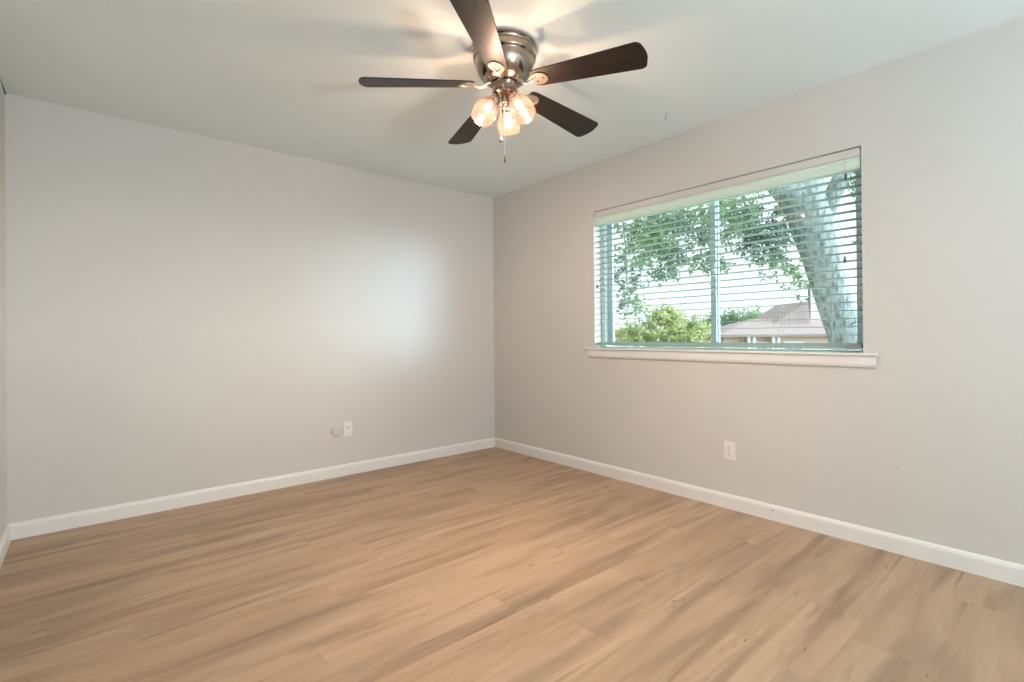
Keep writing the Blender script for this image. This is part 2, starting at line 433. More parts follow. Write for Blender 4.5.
tube(bm, [(0.083, -3.045, 1.150), (0.066, -3.030, 1.150), (0.058, -3.012, 1.146), (0.060, -3.000, 1.138), (0.075, -2.995, 1.134)], 0.002, 6)
tag(obj('cord_hook', bm, m_cap), 'small dark hook at the lower right side of the window opening', 'hook')

# ------------------------------------------------------------------ outlets
def plate_mesh(bm, w=0.070, h=0.1145, d=0.0055):
    box(bm, -w / 2, w / 2, -h / 2, h / 2, 0, d, 0.0022)
def outlet(loc, rot, label, grp=None):
    t = thing('wall_outlet', loc, label, 'outlet'); t.rotation_euler = rot    # local z = out of wall, local y = up
    bm = bmesh.new(); plate_mesh(bm); obj('cover_plate', bm, m_plate, t)
    for s in (-1, 1):
        bm = bmesh.new(); lathe(bm, [(0.0, 0.0072), (0.0155, 0.0072), (0.0168, 0.0062), (0.0168, 0.005), (0.0, 0.005)], 28, Matrix.Translation((0, s * 0.0195, 0)) @ Matrix.Diagonal((1, 0.86, 1, 1)))
        rc = obj('receptacle', bm, m_plate, t)
        for dx, hh in ((-0.0064, 0.0085), (0.0064, 0.0068)):
            bm = bmesh.new(); box(bm, dx - 0.0012, dx + 0.0012, s * 0.0195 + 0.0025 - hh / 2, s * 0.0195 + 0.0025 + hh / 2, 0.0070, 0.0074); sl = obj('slot', bm, m_slot, rc)
        bm = bmesh.new(); lathe(bm, [(0, 0.0074), (0.0026, 0.0074), (0.0026, 0.007), (0, 0.007)], 12, Matrix.Translation((0, s * 0.0195 - 0.0078, 0))); obj('ground_hole', bm, m_slot, rc)
    bm = bmesh.new(); lathe(bm, [(0, 0.0066), (0.002, 0.0064), (0.0028, 0.0055), (0, 0.0055)], 12); obj('screw', bm, m_screw, t)
    return t
RB = Matrix(((0, 0, -1), (-1, 0, 0), (0, 1, 0))).to_euler()    # columns: local x->-y, y->z, z->-x  (on wall_right)
RA = Matrix(((1, 0, 0), (0, 0, -1), (0, 1, 0))).to_euler()     # local x->x, y->z, z->-y           (on wall_back)
outlet((0, -2.360, 0.3615), RB, 'white duplex outlet low on the right wall under the window')
def coax(loc):
    t = thing('cable_plate', loc, 'white rectangular wall plate with a centre jack, beside the round cover', 'wall plate'); t.rotation_euler = RA
    bm = bmesh.new(); plate_mesh(bm); obj('cover_plate', bm, m_plate, t)
    bm = bmesh.new(); lathe(bm, [(0, 0.0105), (0.0035, 0.0105), (0.0042, 0.0125), (0.0048, 0.0125), (0.0048, 0.008), (0.0078, 0.0075), (0.0078, 0.005), (0, 0.005)], 18, Matrix.Translation((0, 0.010, 0))); obj('jack', bm, m_screw, t, smooth=True)
    for s in (-1, 1):
        bm = bmesh.new(); lathe(bm, [(0, 0.0068), (0.0022, 0.0064), (0.003, 0.0055), (0, 0.0055)], 12, Matrix.Translation((0, s * 0.042, 0))); obj('screw', bm, m_screw, t)
coax((-1.481, 0, 0.3655))
t = thing('round_cover', (-1.572, 0, 0.357), 'round white blank cover on the back wall, left of the wall plate', 'wall plate'); t.rotation_euler = RA
bm = bmesh.new(); lathe(bm, [(0, 0.0115), (0.030, 0.0110), (0.0385, 0.0095), (0.0415, 0.006), (0.042, 0), (0, 0)], 40); obj('cover_disc', bm, m_wall, t, smooth=True)
bm = bmesh.new(); lathe(bm, [(0, 0.0135), (0.003, 0.013), (0.0038, 0.0105), (0, 0.0105)], 12); obj('screw', bm, m_screw, t)

# small marks on wall, baseboard and ceiling
def nail(loc, axis, r, label, surf):
    bm = bmesh.new(); lathe(bm, [(0, 0.0015), (r * 0.7, 0.0012), (r, 0), (0, 0)], 10, Vector(axis).to_track_quat('Z', 'Y').to_matrix().to_4x4())
    o = obj('nail', bm, m_cap); o.location = loc; tag(o, label, 'nail')
nail((0, -3.209, 0.42), (-1, 0, 0), 0.0025, 'tiny dark nail head on the bare right wall, right of the outlet', 'w')
nail((-0.014, -2.62, 0.062), (-1, 0, 0), 0.004, 'tiny dark nail head in the right baseboard', 'b')
hk = thing('ceiling_hook', (-0.357, -2.158, H), 'tiny metal screw hook hanging from the ceiling between fan and window', 'hook')
bm = bmesh.new()
tube(bm, [(0, 0, 0), (0, 0, -0.016), (0.004, 0.004, -0.026), (0.012, 0.010, -0.032), (0.020, 0.017, -0.030), (0.022, 0.019, -0.018)], 0.0016, 6)
obj('hook_wire', bm, simple('dull_hook', (0.35, 0.34, 0.33), 0.4, 1.0), hk)
bm = bmesh.new(); lathe(bm, [(0, -0.003), (0.006, -0.002), (0.007, 0), (0, 0)], 14); obj('hook_flange', bm, m_trim, hk)
bm = bmesh.new()   # open crack where ceiling meets the left wall
tube(bm, [(WX + 0.001, -0.004, 2.436), (WX + 0.0015, -0.05, 2.4385), (WX + 0.001, -0.12, 2.4375), (WX + 0.001, -0.20, 2.439)], [0.006, 0.004, 0.002, 0.0008], 6)
struct(obj('trim_3', bm, m_slot))

# ------------------------------------------------------------------ ceiling fan
FX, FY = -1.56, -2.07
fan = thing('ceiling_fan', (FX, FY, H), 'brushed nickel flush-mount ceiling fan with five dark wood blades and three lit glass shades', 'ceiling fan')
def z_(z): return z - H
bm = bmesh.new()
prof = [(0, 2.44), (0.145, 2.44), (0.149, 2.436), (0.149, 2.428), (0.144, 2.424), (0.143, 2.416), (0.147, 2.412), (0.148, 2.386), (0.146, 2.380), (0.139, 2.376), (0.138, 2.372)]
lathe(bm, [(r, z_(z)) for r, z in prof] + [(0, z_(2.372))], 64)
obj('canopy', bm, m_nickel, fan, smooth=True, sharp=50)
bm = bmesh.new()
prof = [(0, 2.372), (0.137, 2.372), (0.136, 2.355), (0.131, 2.335), (0.121, 2.312), (0.106, 2.292), (0.088, 2.279), (0.074, 2.274), (0.070, 2.268), (0, 2.268)]
lathe(bm, [(r, z_(z)) for r, z in prof], 64)
obj('motor_housing', bm, m_nickel, fan, smooth=True, sharp=50)
bm = bmesh.new()
prof = [(0, 2.268), (0.060, 2.268), (0.063, 2.262), (0.060, 2.256), (0.058, 2.252), (0.058, 2.226), (0.061, 2.222), (0.061, 2.216), (0.052, 2.208), (0.030, 2.200), (0.018, 2.196), (0.016, 2.180), (0.010, 2.172), (0, 2.170)]
lathe(bm, [(r, z_(z)) for r, z in prof], 48)
obj('switch_housing', bm, m_nickel_d, fan, smooth=True, sharp=45)

def blade_outline():
    # local: x outwards, y across.  rounded tip corners, slightly wider towards the tip
    r0, r1 = 0.145, 0.662; w0, w1 = 0.050, 0.073
    pts = []
    pts += [(r0, -w0 * 0.72), (r0 + 0.012, -w0 * 0.93), (r0 + 0.035, -w0)]
    for i in range(1, 9): 
        f = i / 8; pts.append((r0 + 0.035 + (r1 - 0.035 - r0 - 0.035) * f, -(w0 + (w1 - w0) * f)))
    c = 0.024
    for i in range(1, 7):      # lower tip corner, then arc
        a = -pi / 2 + (pi / 2 - 0.28) * i / 6
        pts.append((r1 - 0.035 + c * cos(a) * 1.0, -(w1 - c) + c * sin(a)))
    for i in range(1, 6):
        y = -(w1 - c) + 2 * (w1 - c) * i / 6
        pts.append((r1 - 0.011 + 0.011 * (1 - (y / (w1 - c)) ** 2), y))
    for i in range(0, 6):
        a = 0.28 + (pi / 2 - 0.28) * i / 6
        pts.append((r1 - 0.035 + c * cos(a), (w1 - c) + c * sin(a)))
    for i in range(8, 0, -1):
        f = i / 8; pts.append((r0 + 0.035 + (r1 - 0.035 - r0 - 0.035) * f, (w0 + (w1 - w0) * f)))
    pts += [(r0 + 0.035, w0), (r0 + 0.012, w0 * 0.93), (r0, w0 * 0.72)]
    return pts
def blade_mesh():
    bm = bmesh.new(); P = blade_outline()
    A = [bm.verts.new((x, y, -0.003)) for x, y in P]; B = [bm.verts.new((x, y, 0.003)) for x, y in P]; n = len(P)
    bm.faces.new(A[::-1]); bm.faces.new(B)
    for i in range(n): bm.faces.new((A[i], A[(i + 1) % n], B[(i + 1) % n], B[i]))
    es = [e for e in bm.edges if abs(e.verts[0].co.z - e.verts[1].co.z) < 1e-6]
    bmesh.ops.bevel(bm, geom=es, offset=0.0012, segments=2, affect='EDGES', clamp_overlap=True)
    return bm
def iron_plate():
    """open spade-shaped plate under the blade root: ring outline with a web"""
    bm = bmesh.new()
    outer, inner = [], []
    N = 28
    for i in range(N):
        a = 2 * pi * i / N
        cx = 0.174; ex, ey = 0.047, 0.036
        k = 1.0 - 0.28 * max(0, -cos(a))            # narrower towards the hub
        outer.append((cx + ex * cos(a), ey * k * sin(a)))
        inner.append((cx + 0.004 + (ex - 0.014) * cos(a), (ey - 0.011) * k * sin(a)))
    for zz0, zz1 in ((-0.0085, -0.0042),):
        o0 = [bm.verts.new((x, y, zz0)) for x, y in outer]; o1 = [bm.verts.new((x, y, zz1)) for x, y in outer]
        i0 = [bm.verts.new((x, y, zz0 + 0.0008)) for x, y in inner]; i1 = [bm.verts.new((x, y, zz1)) for x, y in inner]
        for i in range(N):
            j = (i + 1) % N
            bm.faces.new((o0[i], o0[j], o1[j], o1[i])); bm.faces.new((o0[i], i0[i], i0[j], o0[j]))
            bm.faces.new((i0[i], i1[i], i1[j], i0[j])); bm.faces.new((o1[i], o1[j], i1[j], i1[i]))
    # recessed web
    wv = [bm.verts.new((x, y, -0.0055)) for x, y in inner]; wv2 = [bm.verts.new((x, y, -0.0042)) for x, y in inner]
    bm.faces.new(wv); bm.faces.new(wv2[::-1])
    return bm
def iron_arm():
    bm = bmesh.new()
    pts = [(0.066, 0, 0.008), (0.085, 0, 0.003), (0.100, 0.004, -0.010), (0.117, 0.005, -0.015), (0.132, 0.002, -0.012), (0.145, 0, -0.0065)]
    tube(bm, pts, [0.009, 0.008, 0.0065, 0.0065, 0.008, 0.010], 10)
    return bm
arm_proto = None
blades = []
def add_blade(az, pitch, droop):
    global arm_proto
    Mb = Matrix.Translation((0, 0, z_(2.266))) @ Matrix.Rotation(R_(az), 4, 'Z') @ Matrix.Rotation(R_(droop), 4, 'Y') @ Matrix.Rotation(R_(-pitch), 4, 'X')
    if arm_proto is None:
        b = obj('blade', blade_mesh(), m_blade, fan)
        ar = obj('blade_iron', iron_arm(), m_iron, b, smooth=True)
        pl = obj('iron_plate', iron_plate(), m_iron, b, smooth=True, sharp=35)
        sc = []
        for x, y in ((0.198, 0.0), (0.166, 0.013), (0.166, -0.013)):
            bm = bmesh.new(); lathe(bm, [(0, -0.0082), (0.0028, -0.0078), (0.0042, -0.006), (0.0042, -0.0045), (0, -0.0045)], 12, Matrix.Translation((x, y, 0)))
            sc.append(obj('screw', bm, m_nickel_d, b, smooth=True))
        arm_proto = (b, [ar, pl] + sc)
    else:
        b = arm_proto[0].copy(); C.objects.link(b); b.parent = fan
        for c in arm_proto[1]:
            d = c.copy(); C.objects.link(d); d.parent = b
    b.matrix_local = Mb
for az, pitch, droop in ((4.0, 13.5, 3.2), (75, 13, 4.1), (147.7, 12, 2.5), (219, 13, 1.2), (291, 14.5, 3.3)):
    add_blade(az, pitch, droop)

# three-lamp kit
def shade_profile():
    o = [(0.021, 0.000), (0.024, -0.006), (0.036, -0.018), (0.047, -0.034), (0.054, -0.054), (0.0565, -0.074), (0.055, -0.094), (0.0525, -0.112), (0.0520, -0.118)]
    i = [(r - 0.0030, z) for r, z in o][::-1]
    return o + i
lamp_dirs = (40, 160, 280)
for k, az in enumerate(lamp_dirs):
    tilt = 33
    d = Vector((cos(R_(az)), sin(R_(az)), 0))
    neck = Vector((0, 0, z_(2.186))) + d * 0.058
    M = Matrix.Translation(neck) @ Matrix.Rotation(R_(az), 4, 'Z') @ Matrix.Rotation(R_(-tilt), 4, 'Y')
    ax = (M.to_3x3() @ Vector((0, 0, -1))).normalized()
    bm = bmesh.new()
    tube(bm, [Vector((0, 0, z_(2.222))) + d * 0.040, Vector((0, 0, z_(2.220))) + d * 0.052, Vector((0, 0, z_(2.210))) + d * 0.056, neck - ax * 0.010], [0.008, 0.0075, 0.0075, 0.008], 10)
    arm = obj('lamp_arm', bm, m_iron, fan, smooth=True)
    bm = bmesh.new(); lathe(bm, [(0, 0.014), (0.018, 0.013), (0.0235, 0.008), (0.0265, 0.0), (0.0265, -0.006), (0.0245, -0.006), (0.023, 0.0), (0, 0.004)], 28, M)
    obj('shade_holder', bm, m_iron, fan, smooth=True, sharp=50)
    bm = bmesh.new(); lathe(bm, shade_profile(), 40, M, closed=True)
    obj('lamp_shade', bm, m_shade, fan, smooth=True, sharp=60)
    bm = bmesh.new(); lathe(bm, [(0, 0.0), (0.012, 0.0), (0.0125, -0.022), (0, -0.022)], 16, M); obj('bulb_socket', bm, m_trim, fan, smooth=True, sharp=50)
    bm = bmesh.new(); lathe(bm, [(0.010, -0.022), (0.0135, -0.034), (0.0165, -0.048), (0.0155, -0.060), (0.010, -0.071), (0, -0.077)], 20, M)
    bulb = obj('bulb', bm, m_bulb, fan, smooth=True)
    ld = bpy.data.lights.new('bulb_light', 'POINT'); lo = bpy.data.objects.new('bulb_light', ld); C.objects.link(lo)
    ld.energy = 42; ld.color = (1.0, 0.76, 0.61); ld.shadow_soft_size = 0.017
    lo.parent = fan; lo.location = neck + ax * 0.083
# pull chains with end weights
def chain(x, y, z0, z1, kind):
    bm = bmesh.new(); n = int((z0 - z1) / 0.006)
    tube(bm, [(x, y, z_(z0)), (x, y, z_(z1))], 0.0007, 5)
    for i in range(n):
        t = bmesh.new(); bmesh.ops.create_uvsphere(t, u_segments=6, v_segments=4, radius=0.0017); merge(bm, t, Matrix.Translation((x, y, z_(z0 - i * 0.006))))
    c = obj('pull_chain', bm, m_iron, fan)
    bm = bmesh.new()
    if kind == 0:
        lathe(bm, [(0, 0.018), (0.003, 0.016), (0.0045, 0.010), (0.0085, 0.002), (0.0095, -0.004), (0.007, -0.011), (0, -0.014)], 16, Matrix.Translation((x, y, z_(z1))))
        obj('chain_weight', bm, m_nickel, c, smooth=True)
    else:
        lathe(bm, [(0, 0.030), (0.0018, 0.028), (0.003, 0.012), (0.0045, 0.002), (0.004, -0.003), (0, -0.004)], 14, Matrix.Translation((x, y, z_(z1))))
        obj('chain_weight', bm, m_nickel_d, c, smooth=True)
chain(-0.036, -0.014, 2.215, 1.992, 0)
chain(-0.024, -0.024, 2.215, 1.893, 1)

# ------------------------------------------------------------------ outdoors
rnd = random.Random(7)
def grass_mat():
    m, n, l = material('lawn'); b = n['Principled BSDF']; g = n.new('ShaderNodeNewGeometry'); nz = n.new('ShaderNodeTexNoise')
    nz.inputs['Scale'].default_value = 3; nz.inputs['Detail'].default_value = 6; l.new(g.outputs['Position'], nz.inputs['Vector'])
    cr = n.new('ShaderNodeValToRGB'); cr.color_ramp.elements[0].color = (0.07, 0.11, 0.035, 1); cr.color_ramp.elements[1].color = (0.22, 0.28, 0.10, 1)
    l.new(nz.outputs['Fac'], cr.inputs[0]); l.new(cr.outputs[0], b.inputs['Base Color']); b.inputs['Roughness'].default_value = 0.9; return m
def ground():
    bm = bmesh.new()
    prof = [(-60, -0.35), (1.0, -0.35), (6, -0.45), (14, -1.0), (22, -1.7), (40, -1.8), (160, -1.8)]
    rows = []
    for s, z in prof:
        rows.append([bm.verts.new((s, y, z)) for y in (-60, -15, 0, 15, 40, 160)])
    for a, b_ in zip(rows, rows[1:]):
        for i in range(5): bm.faces.new((a[i], b_[i], b_[i + 1], a[i + 1]))
    return obj('lawn', bm, grass_mat())
gr = ground(); gr['kind'] = 'structure'
bm = bmesh.new(); box(bm, 0.3, 3.2, -6, 2.5, -0.5, -0.31); struct(obj('bounce_slab', bm, simple('bounce_slab_pale', (0.72, 0.72, 0.70), 0.9)))  # unseen pale slab added to bounce sky light up to the slats
bm = bmesh.new(); box(bm, 30, 90, 35, 120, -1.79, -1.74); struct(obj('street', bm, simple('pale_concrete', (0.75, 0.74, 0.70), 0.9)))

# tree ---------------------------------------------------------------
def bark_mat():
    m, n, l = material('bark'); b = n['Principled BSDF']; g = n.new('ShaderNodeTexCoord')
    mp = n.new('ShaderNodeMapping'); mp.inputs['Scale'].default_value = (14, 14, 4.5)
    v = n.new('ShaderNodeTexVoronoi'); v.inputs['Scale'].default_value = 1.4; nz = n.new('ShaderNodeTexNoise'); nz.inputs['Scale'].default_value = 2.0; nz.inputs['Detail'].default_value = 6
    l.new(g.outputs['Object'], mp.inputs[0]); l.new(mp.outputs[0], v.inputs['Vector']); l.new(mp.outputs[0], nz.inputs['Vector'])
    mul = n.new('ShaderNodeMath'); mul.operation = 'MULTIPLY_ADD'; l.new(v.outputs['Distance'], mul.inputs[0]); mul.inputs[1].default_value = 0.5; l.new(nz.outputs['Fac'], mul.inputs[2])
    cr = n.new('ShaderNodeValToRGB'); cr.color_ramp.elements[0].position = 0.45; cr.color_ramp.elements[0].color = (0.10, 0.125, 0.13, 1)
    cr.color_ramp.elements[1].position = 0.85; cr.color_ramp.elements[1].color = (0.32, 0.37, 0.38, 1)
    l.new(mul.outputs[0], cr.inputs[0]); l.new(cr.outputs[0], b.inputs['Base Color']); b.inputs['Roughness'].default_value = 0.9
    bp = n.new('ShaderNodeBump'); bp.inputs['Strength'].default_value = 0.8; bp.inputs['Distance'].default_value = 0.03
    l.new(mul.outputs[0], bp.inputs['Height']); l.new(bp.outputs['Normal'], b.inputs['Normal']); return m
m_bark = bark_mat()
def leaf_mat(name, a, b2, scale=1.2):
    m, n, l = material(name); n.remove(n['Principled BSDF']); g = n.new('ShaderNodeNewGeometry'); nz = n.new('ShaderNodeTexNoise')
    nz.inputs['Scale'].default_value = scale; nz.inputs['Detail'].default_value = 4; l.new(g.outputs['Position'], nz.inputs['Vector'])
    cr = n.new('ShaderNodeValToRGB'); cr.color_ramp.elements[0].position = 0.4; cr.color_ramp.elements[1].position = 0.6
    cr.color_ramp.elements[0].color = (*a, 1); cr.color_ramp.elements[1].color = (*b2, 1); l.new(nz.outputs['Fac'], cr.inputs[0])
    d = n.new('ShaderNodeBsdfDiffuse'); t = n.new('ShaderNodeBsdfTranslucent'); mx = n.new('ShaderNodeMixShader'); mx.inputs[0].default_value = 0.3
    l.new(cr.outputs[0], d.inputs[0]); l.new(cr.outputs[0], t.inputs[0]); l.new(d.outputs[0], mx.inputs[1]); l.new(t.outputs[0], mx.inputs[2])
    l.new(mx.outputs[0], n['Material Output'].inputs[0]); return m
m_leaf = leaf_mat('elm_leaf', (0.13, 0.22, 0.19), (0.30, 0.46, 0.20))
m_leaf_y = leaf_mat('shrub_leaf', (0.32, 0.40, 0.16), (0.70, 0.72, 0.36), 2.5)
m_leaf_d = leaf_mat('dark_leaf', (0.24, 0.36, 0.24), (0.46, 0.58, 0.36), 1.2)
def leaf(bm, p, size):
    d = Vector((rnd.gauss(0, 1), rnd.gauss(0, 1), rnd.gauss(0, 0.7) - 0.4)).normalized()
    s = d.cross(Vector((rnd.gauss(0, 1), rnd.gauss(0, 1), rnd.gauss(0, 1)))).normalized(); up = d.cross(s)
    w = size * 0.30
    a = bm.verts.new(p); b_ = bm.verts.new(p + d * size * 0.35 + s * w + up * w * 0.3); c = bm.verts.new(p + d * size); e = bm.verts.new(p + d * size * 0.35 - s * w + up * w * 0.3)
    m_ = bm.verts.new(p + d * size * 0.5)
    bm.faces.new((a, b_, m_)); bm.faces.new((b_, c, m_)); bm.faces.new((c, e, m_)); bm.faces.new((e, a, m_))
def spray(bm_l, bm_t, c, r, n_twigs, size, per=14, hang=0.5):
    """twigs with leaves scattered through an ellipsoid c, r"""
    c = Vector(c)
    for _ in range(n_twigs):
        while True:
            q = Vector((rnd.uniform(-1, 1), rnd.uniform(-1, 1), rnd.uniform(-1, 1)))
            if q.length < 1: break
        p = c + Vector((q.x * r[0], q.y * r[1], q.z * r[2]))
        d = Vector((rnd.gauss(0, 1), rnd.gauss(0, 1), rnd.gauss(0, 0.6) - hang)).normalized(); L = rnd.uniform(0.15, 0.32) * size / 0.07
        pts = [p, p + d * L * 0.5 + Vector((0, 0, -0.01)), p + d * L + Vector((0, 0, -0.05 * L))]
        if bm_t is not None: tube(bm_t, pts, [0.004, 0.003, 0.0015], 4, cap=False)
        for k in range(per):
            f = rnd.random(); leaf(bm_l, pts[0].lerp(pts[2], f) + Vector((rnd.gauss(0, 1), rnd.gauss(0, 1), rnd.gauss(0, 1))) * 0.03 * size / 0.07, size * rnd.uniform(0.7, 1.2))
tree = thing('shade_tree', (4.46, -1.74, -0.4), 'large leaning grey-barked tree with hanging leafy branches close outside the window', 'tree')
invt = Matrix.Translation(-Vector(tree.location))
def limb(bm, pts, rads, seg=14):
    # smooth subdivision by Catmull-Rom
    P = [Vector(p) for p in pts]; out, rr = [], []
    for i in range(len(P) - 1):
        p0, p1, p2, p3 = P[max(i - 1, 0)], P[i], P[i + 1], P[min(i + 2, len(P) - 1)]
        for k in range(4):
            t = k / 4
            out.append(0.5 * ((2 * p1) + (p2 - p0) * t + (2 * p0 - 5 * p1 + 4 * p2 - p3) * t * t + (3 * p1 - p0 - 3 * p2 + p3) * t ** 3))
            rr.append(rads[i] + (rads[i + 1] - rads[i]) * t)
    out.append(P[-1]); rr.append(rads[-1]); tube(bm, out, rr, seg)
bm = bmesh.new()
limb(bm, [(4.50, -1.78, -0.6), (4.48, -1.77, 0.2), (4.44, -1.73, 0.95), (4.32, -1.62, 1.5), (4.19, -1.51, 2.1), (4.07, -1.42, 2.6), (4.05, -1.40, 3.1), (4.0, -1.45, 4.2), (3.9, -1.6, 5.6)],
     [0.36, 0.24, 0.20, 0.20, 0.215, 0.25, 0.20, 0.16, 0.10])
limb(bm, [(4.14, -1.46, 2.5), (3.95, -1.30, 2.85), (3.72, -1.10, 3.15), (3.40, -0.80, 3.45), (2.9, -0.3, 3.75), (2.4, 0.3, 3.9)], [0.24, 0.20, 0.17, 0.13, 0.08, 0.03])
limb(bm, [(4.18, -1.52, 2.45), (4.32, -1.66, 2.95), (4.50, -1.85, 3.5), (4.7, -2.2, 4.4)], [0.11, 0.10, 0.08, 0.05])
bm.transform(invt); tr_o = obj('trunk', bm, m_bark, tree, smooth=True, sharp=80)
bml, bmt = bmesh.new(), bmesh.new()
LS = 0.056
for c, r, n_ in (
    ((2.55, -0.10, 2.32), (0.32, 0.32, 0.32), 75), ((2.75, -0.28, 2.55), (0.42, 0.40, 0.35), 100), ((2.35, 0.08, 2.70), (0.35, 0.35, 0.35), 60),
    ((2.75, -0.30, 2.08), (0.16, 0.16, 0.18), 22), ((2.28, 0.12, 1.62), (0.16, 0.16, 0.20), 22), ((2.42, 0.02, 1.42), (0.10, 0.10, 0.05), 6),
    ((2.30, 0.10, 2.05), (0.18, 0.18, 0.25), 26),
    ((2.62, -0.18, 1.90), (0.26, 0.22, 0.09), 16), ((3.05, -0.55, 2.15), (0.15, 0.15, 0.25), 22), ((3.12, -0.60, 2.55), (0.2, 0.2, 0.3), 34),
    ((3.45, -0.88, 2.42), (0.32, 0.30, 0.30), 72), ((3.70, -1.08, 2.35), (0.26, 0.25, 0.28), 56), ((3.35, -0.80, 2.80), (0.4, 0.36, 0.3), 60),
    ((3.22, -0.68, 1.98), (0.10, 0.10, 0.12), 9), ((3.72, -1.10, 2.05), (0.22, 0.20, 0.10), 20), ((3.93, -1.28, 1.92), (0.10, 0.08, 0.09), 9),
    ((2.95, -0.45, 3.05), (0.6, 0.5, 0.3), 80), ((3.88, -1.20, 2.72), (0.16, 0.16, 0.16), 14), ((4.02, -1.28, 1.66), (0.05, 0.05, 0.12), 4),
    ((4.95, -2.05, 3.1), (0.25, 0.25, 0.5), 45), ((4.95, -2.1, 2.3), (0.14, 0.14, 0.4), 16), ((4.60, -1.88, 3.05), (0.12, 0.12, 0.30), 26), ((4.66, -1.95, 2.3), (0.08, 0.08, 0.45), 16), ((3.2, -1.0, 4.6), (1.6, 1.6, 0.8), 260)):
    spray(bml, bmt, c, r, n_, LS)
# twigs that carry the hanging sprays
for pts in (((2.9, -0.3, 3.75), (2.7, -0.2, 3.1), (2.6, -0.12, 2.4), (2.62, -0.18, 1.95)), ((2.4, 0.3, 3.9), (2.25, 0.2, 3.0), (2.28, 0.12, 2.2), (2.30, 0.12, 1.55)),
            ((3.4, -0.8, 3.45), (3.45, -0.85, 2.9), (3.55, -0.95, 2.4), (3.72, -1.10, 2.02)), ((3.4, -0.8, 3.45), (3.1, -0.6, 2.8), (3.1, -0.58, 2.2), (3.22, -0.68, 1.95)),
            ((4.5, -1.85, 3.5), (4.8, -2.0, 3.1), (4.95, -2.1, 2.2))):
    tube(bmt, pts, [0.02, 0.013, 0.009, 0.004][:len(pts)], 6)
bml.transform(invt); bmt.transform(invt)
obj('foliage', bml, m_leaf, tree); obj('twigs', bmt, m_bark, tree)

def bush(name, loc, blobs, label, mat, size, dens, stems, cat='bush'):
    t = thing(name, loc, label, cat); L = Vector(loc)
    bl_, bt = bmesh.new(), bmesh.new()
    for c, r in blobs: spray(bl_, None, c, r, dens, size, 16, -0.3)
    for e in stems:
        limb(bt, [L + Vector((0, 0, -0.05)), L.lerp(Vector(e), 0.5) + Vector((0.05, -0.03, 0.1)), Vector(e)], [0.07, 0.045, 0.015], 8)
    I = Matrix.Translation(-L); bl_.transform(I); bt.transform(I)
    obj('foliage', bl_, mat, t); obj('stem', bt, m_bark, t, smooth=True)
bush('shrub', (8.4, 3.45, -0.75), [((8.38, 3.46, 1.12), (0.50, 0.50, 0.45)), ((8.0, 3.85, 1.05), (0.38, 0.38, 0.30)), ((8.85, 3.05, 1.12), (0.42, 0.42, 0.36)), ((8.35, 3.5, 1.50), (0.30, 0.30, 0.22)), ((8.75, 3.2, 0.75), (0.40, 0.40, 0.3)), ((8.45, 3.40, 0.5), (0.6, 0.6, 0.35)), ((7.62, 4.12, 1.05), (0.15, 0.15, 0.12))],
     'bright yellow-green shrub seen through the left pane', m_leaf_y, 0.10, 60, [(8.4, 3.5, 0.9), (8.0, 3.8, 0.9), (8.8, 3.1, 0.9)])
bush('round_tree', (35.0, 13.6, -1.8), [((34.6, 14.0, 1.3), (1.3, 1.3, 1.0)), ((35.0, 13.6, 1.9), (1.3, 1.3, 0.85)), ((36.2, 12.6, 1.5), (1.0, 1.0, 0.8)), ((33.6, 15.0, 1.7), (1.1, 1.1, 0.9)), ((35.3, 14.0, 0.2), (1.4, 1.4, 1.0))],
     'dusty green rounded tree behind the low end of the pink roof', m_leaf_d, 0.26, 75, [(34.6, 14.0, 0.9), (35.0, 13.6, 1.4), (36.0, 12.8, 1.0)], 'tree')

# house ---------------------------------------------------------------
def roof_mat():
    m, n, l = material('pinkish_shingle'); b = n['Principled BSDF']; g = n.new('ShaderNodeTexCoord'); br_ = n.new('ShaderNodeTexBrick')
    br_.inputs['Scale'].default_value = 3.5; br_.inputs['Color1'].default_value = (0.36, 0.27, 0.27, 1); br_.inputs['Color2'].default_value = (0.43, 0.34, 0.34, 1)
    br_.inputs['Mortar'].default_value = (0.26, 0.20, 0.20, 1); br_.inputs['Mortar Size'].default_value = 0.02
    l.new(g.outputs['Object'], br_.inputs['Vector']); l.new(br_.outputs[0], b.inputs['Base Color']); b.inputs['Roughness'].default_value = 0.9; return m
m_roof = roof_mat()
def brick_mat():
    m, n, l = material('pale_brick'); b = n['Principled BSDF']; g = n.new('ShaderNodeTexCoord'); br_ = n.new('ShaderNodeTexBrick')
    br_.inputs['Scale'].default_value = 5; br_.inputs['Color1'].default_value = (0.58, 0.36, 0.28, 1); br_.inputs['Color2'].default_value = (0.66, 0.44, 0.34, 1)
    br_.inputs['Mortar'].default_value = (0.65, 0.6, 0.55, 1)
    mp = n.new('ShaderNodeMapping'); mp.inputs['Rotation'].default_value = (R_(90), 0, 0); br_.inputs['Mortar Size'].default_value = 0.01
    l.new(g.outputs['Object'], mp.inputs[0]); l.new(mp.outputs[0], br_.inputs['Vector']); l.new(br_.outputs[0], b.inputs['Base Color']); b.inputs['Roughness'].default_value = 0.9; return m
m_brick = brick_mat(); m_white = simple('white_paint', (0.8, 0.8, 0.78), 0.5); m_pane = simple('dark_pane', (0.10, 0.12, 0.13), 0.15)
hs = thing('house', (28.0, 7.6, -1.8), 'house with pinkish hip roof and pale brick walls beyond the shrubs', 'house')
ang = math.atan2(-3.95, 4.65)      # runs roughly parallel to the picture plane, towards the right
hs.rotation_euler = (0, 0, ang)
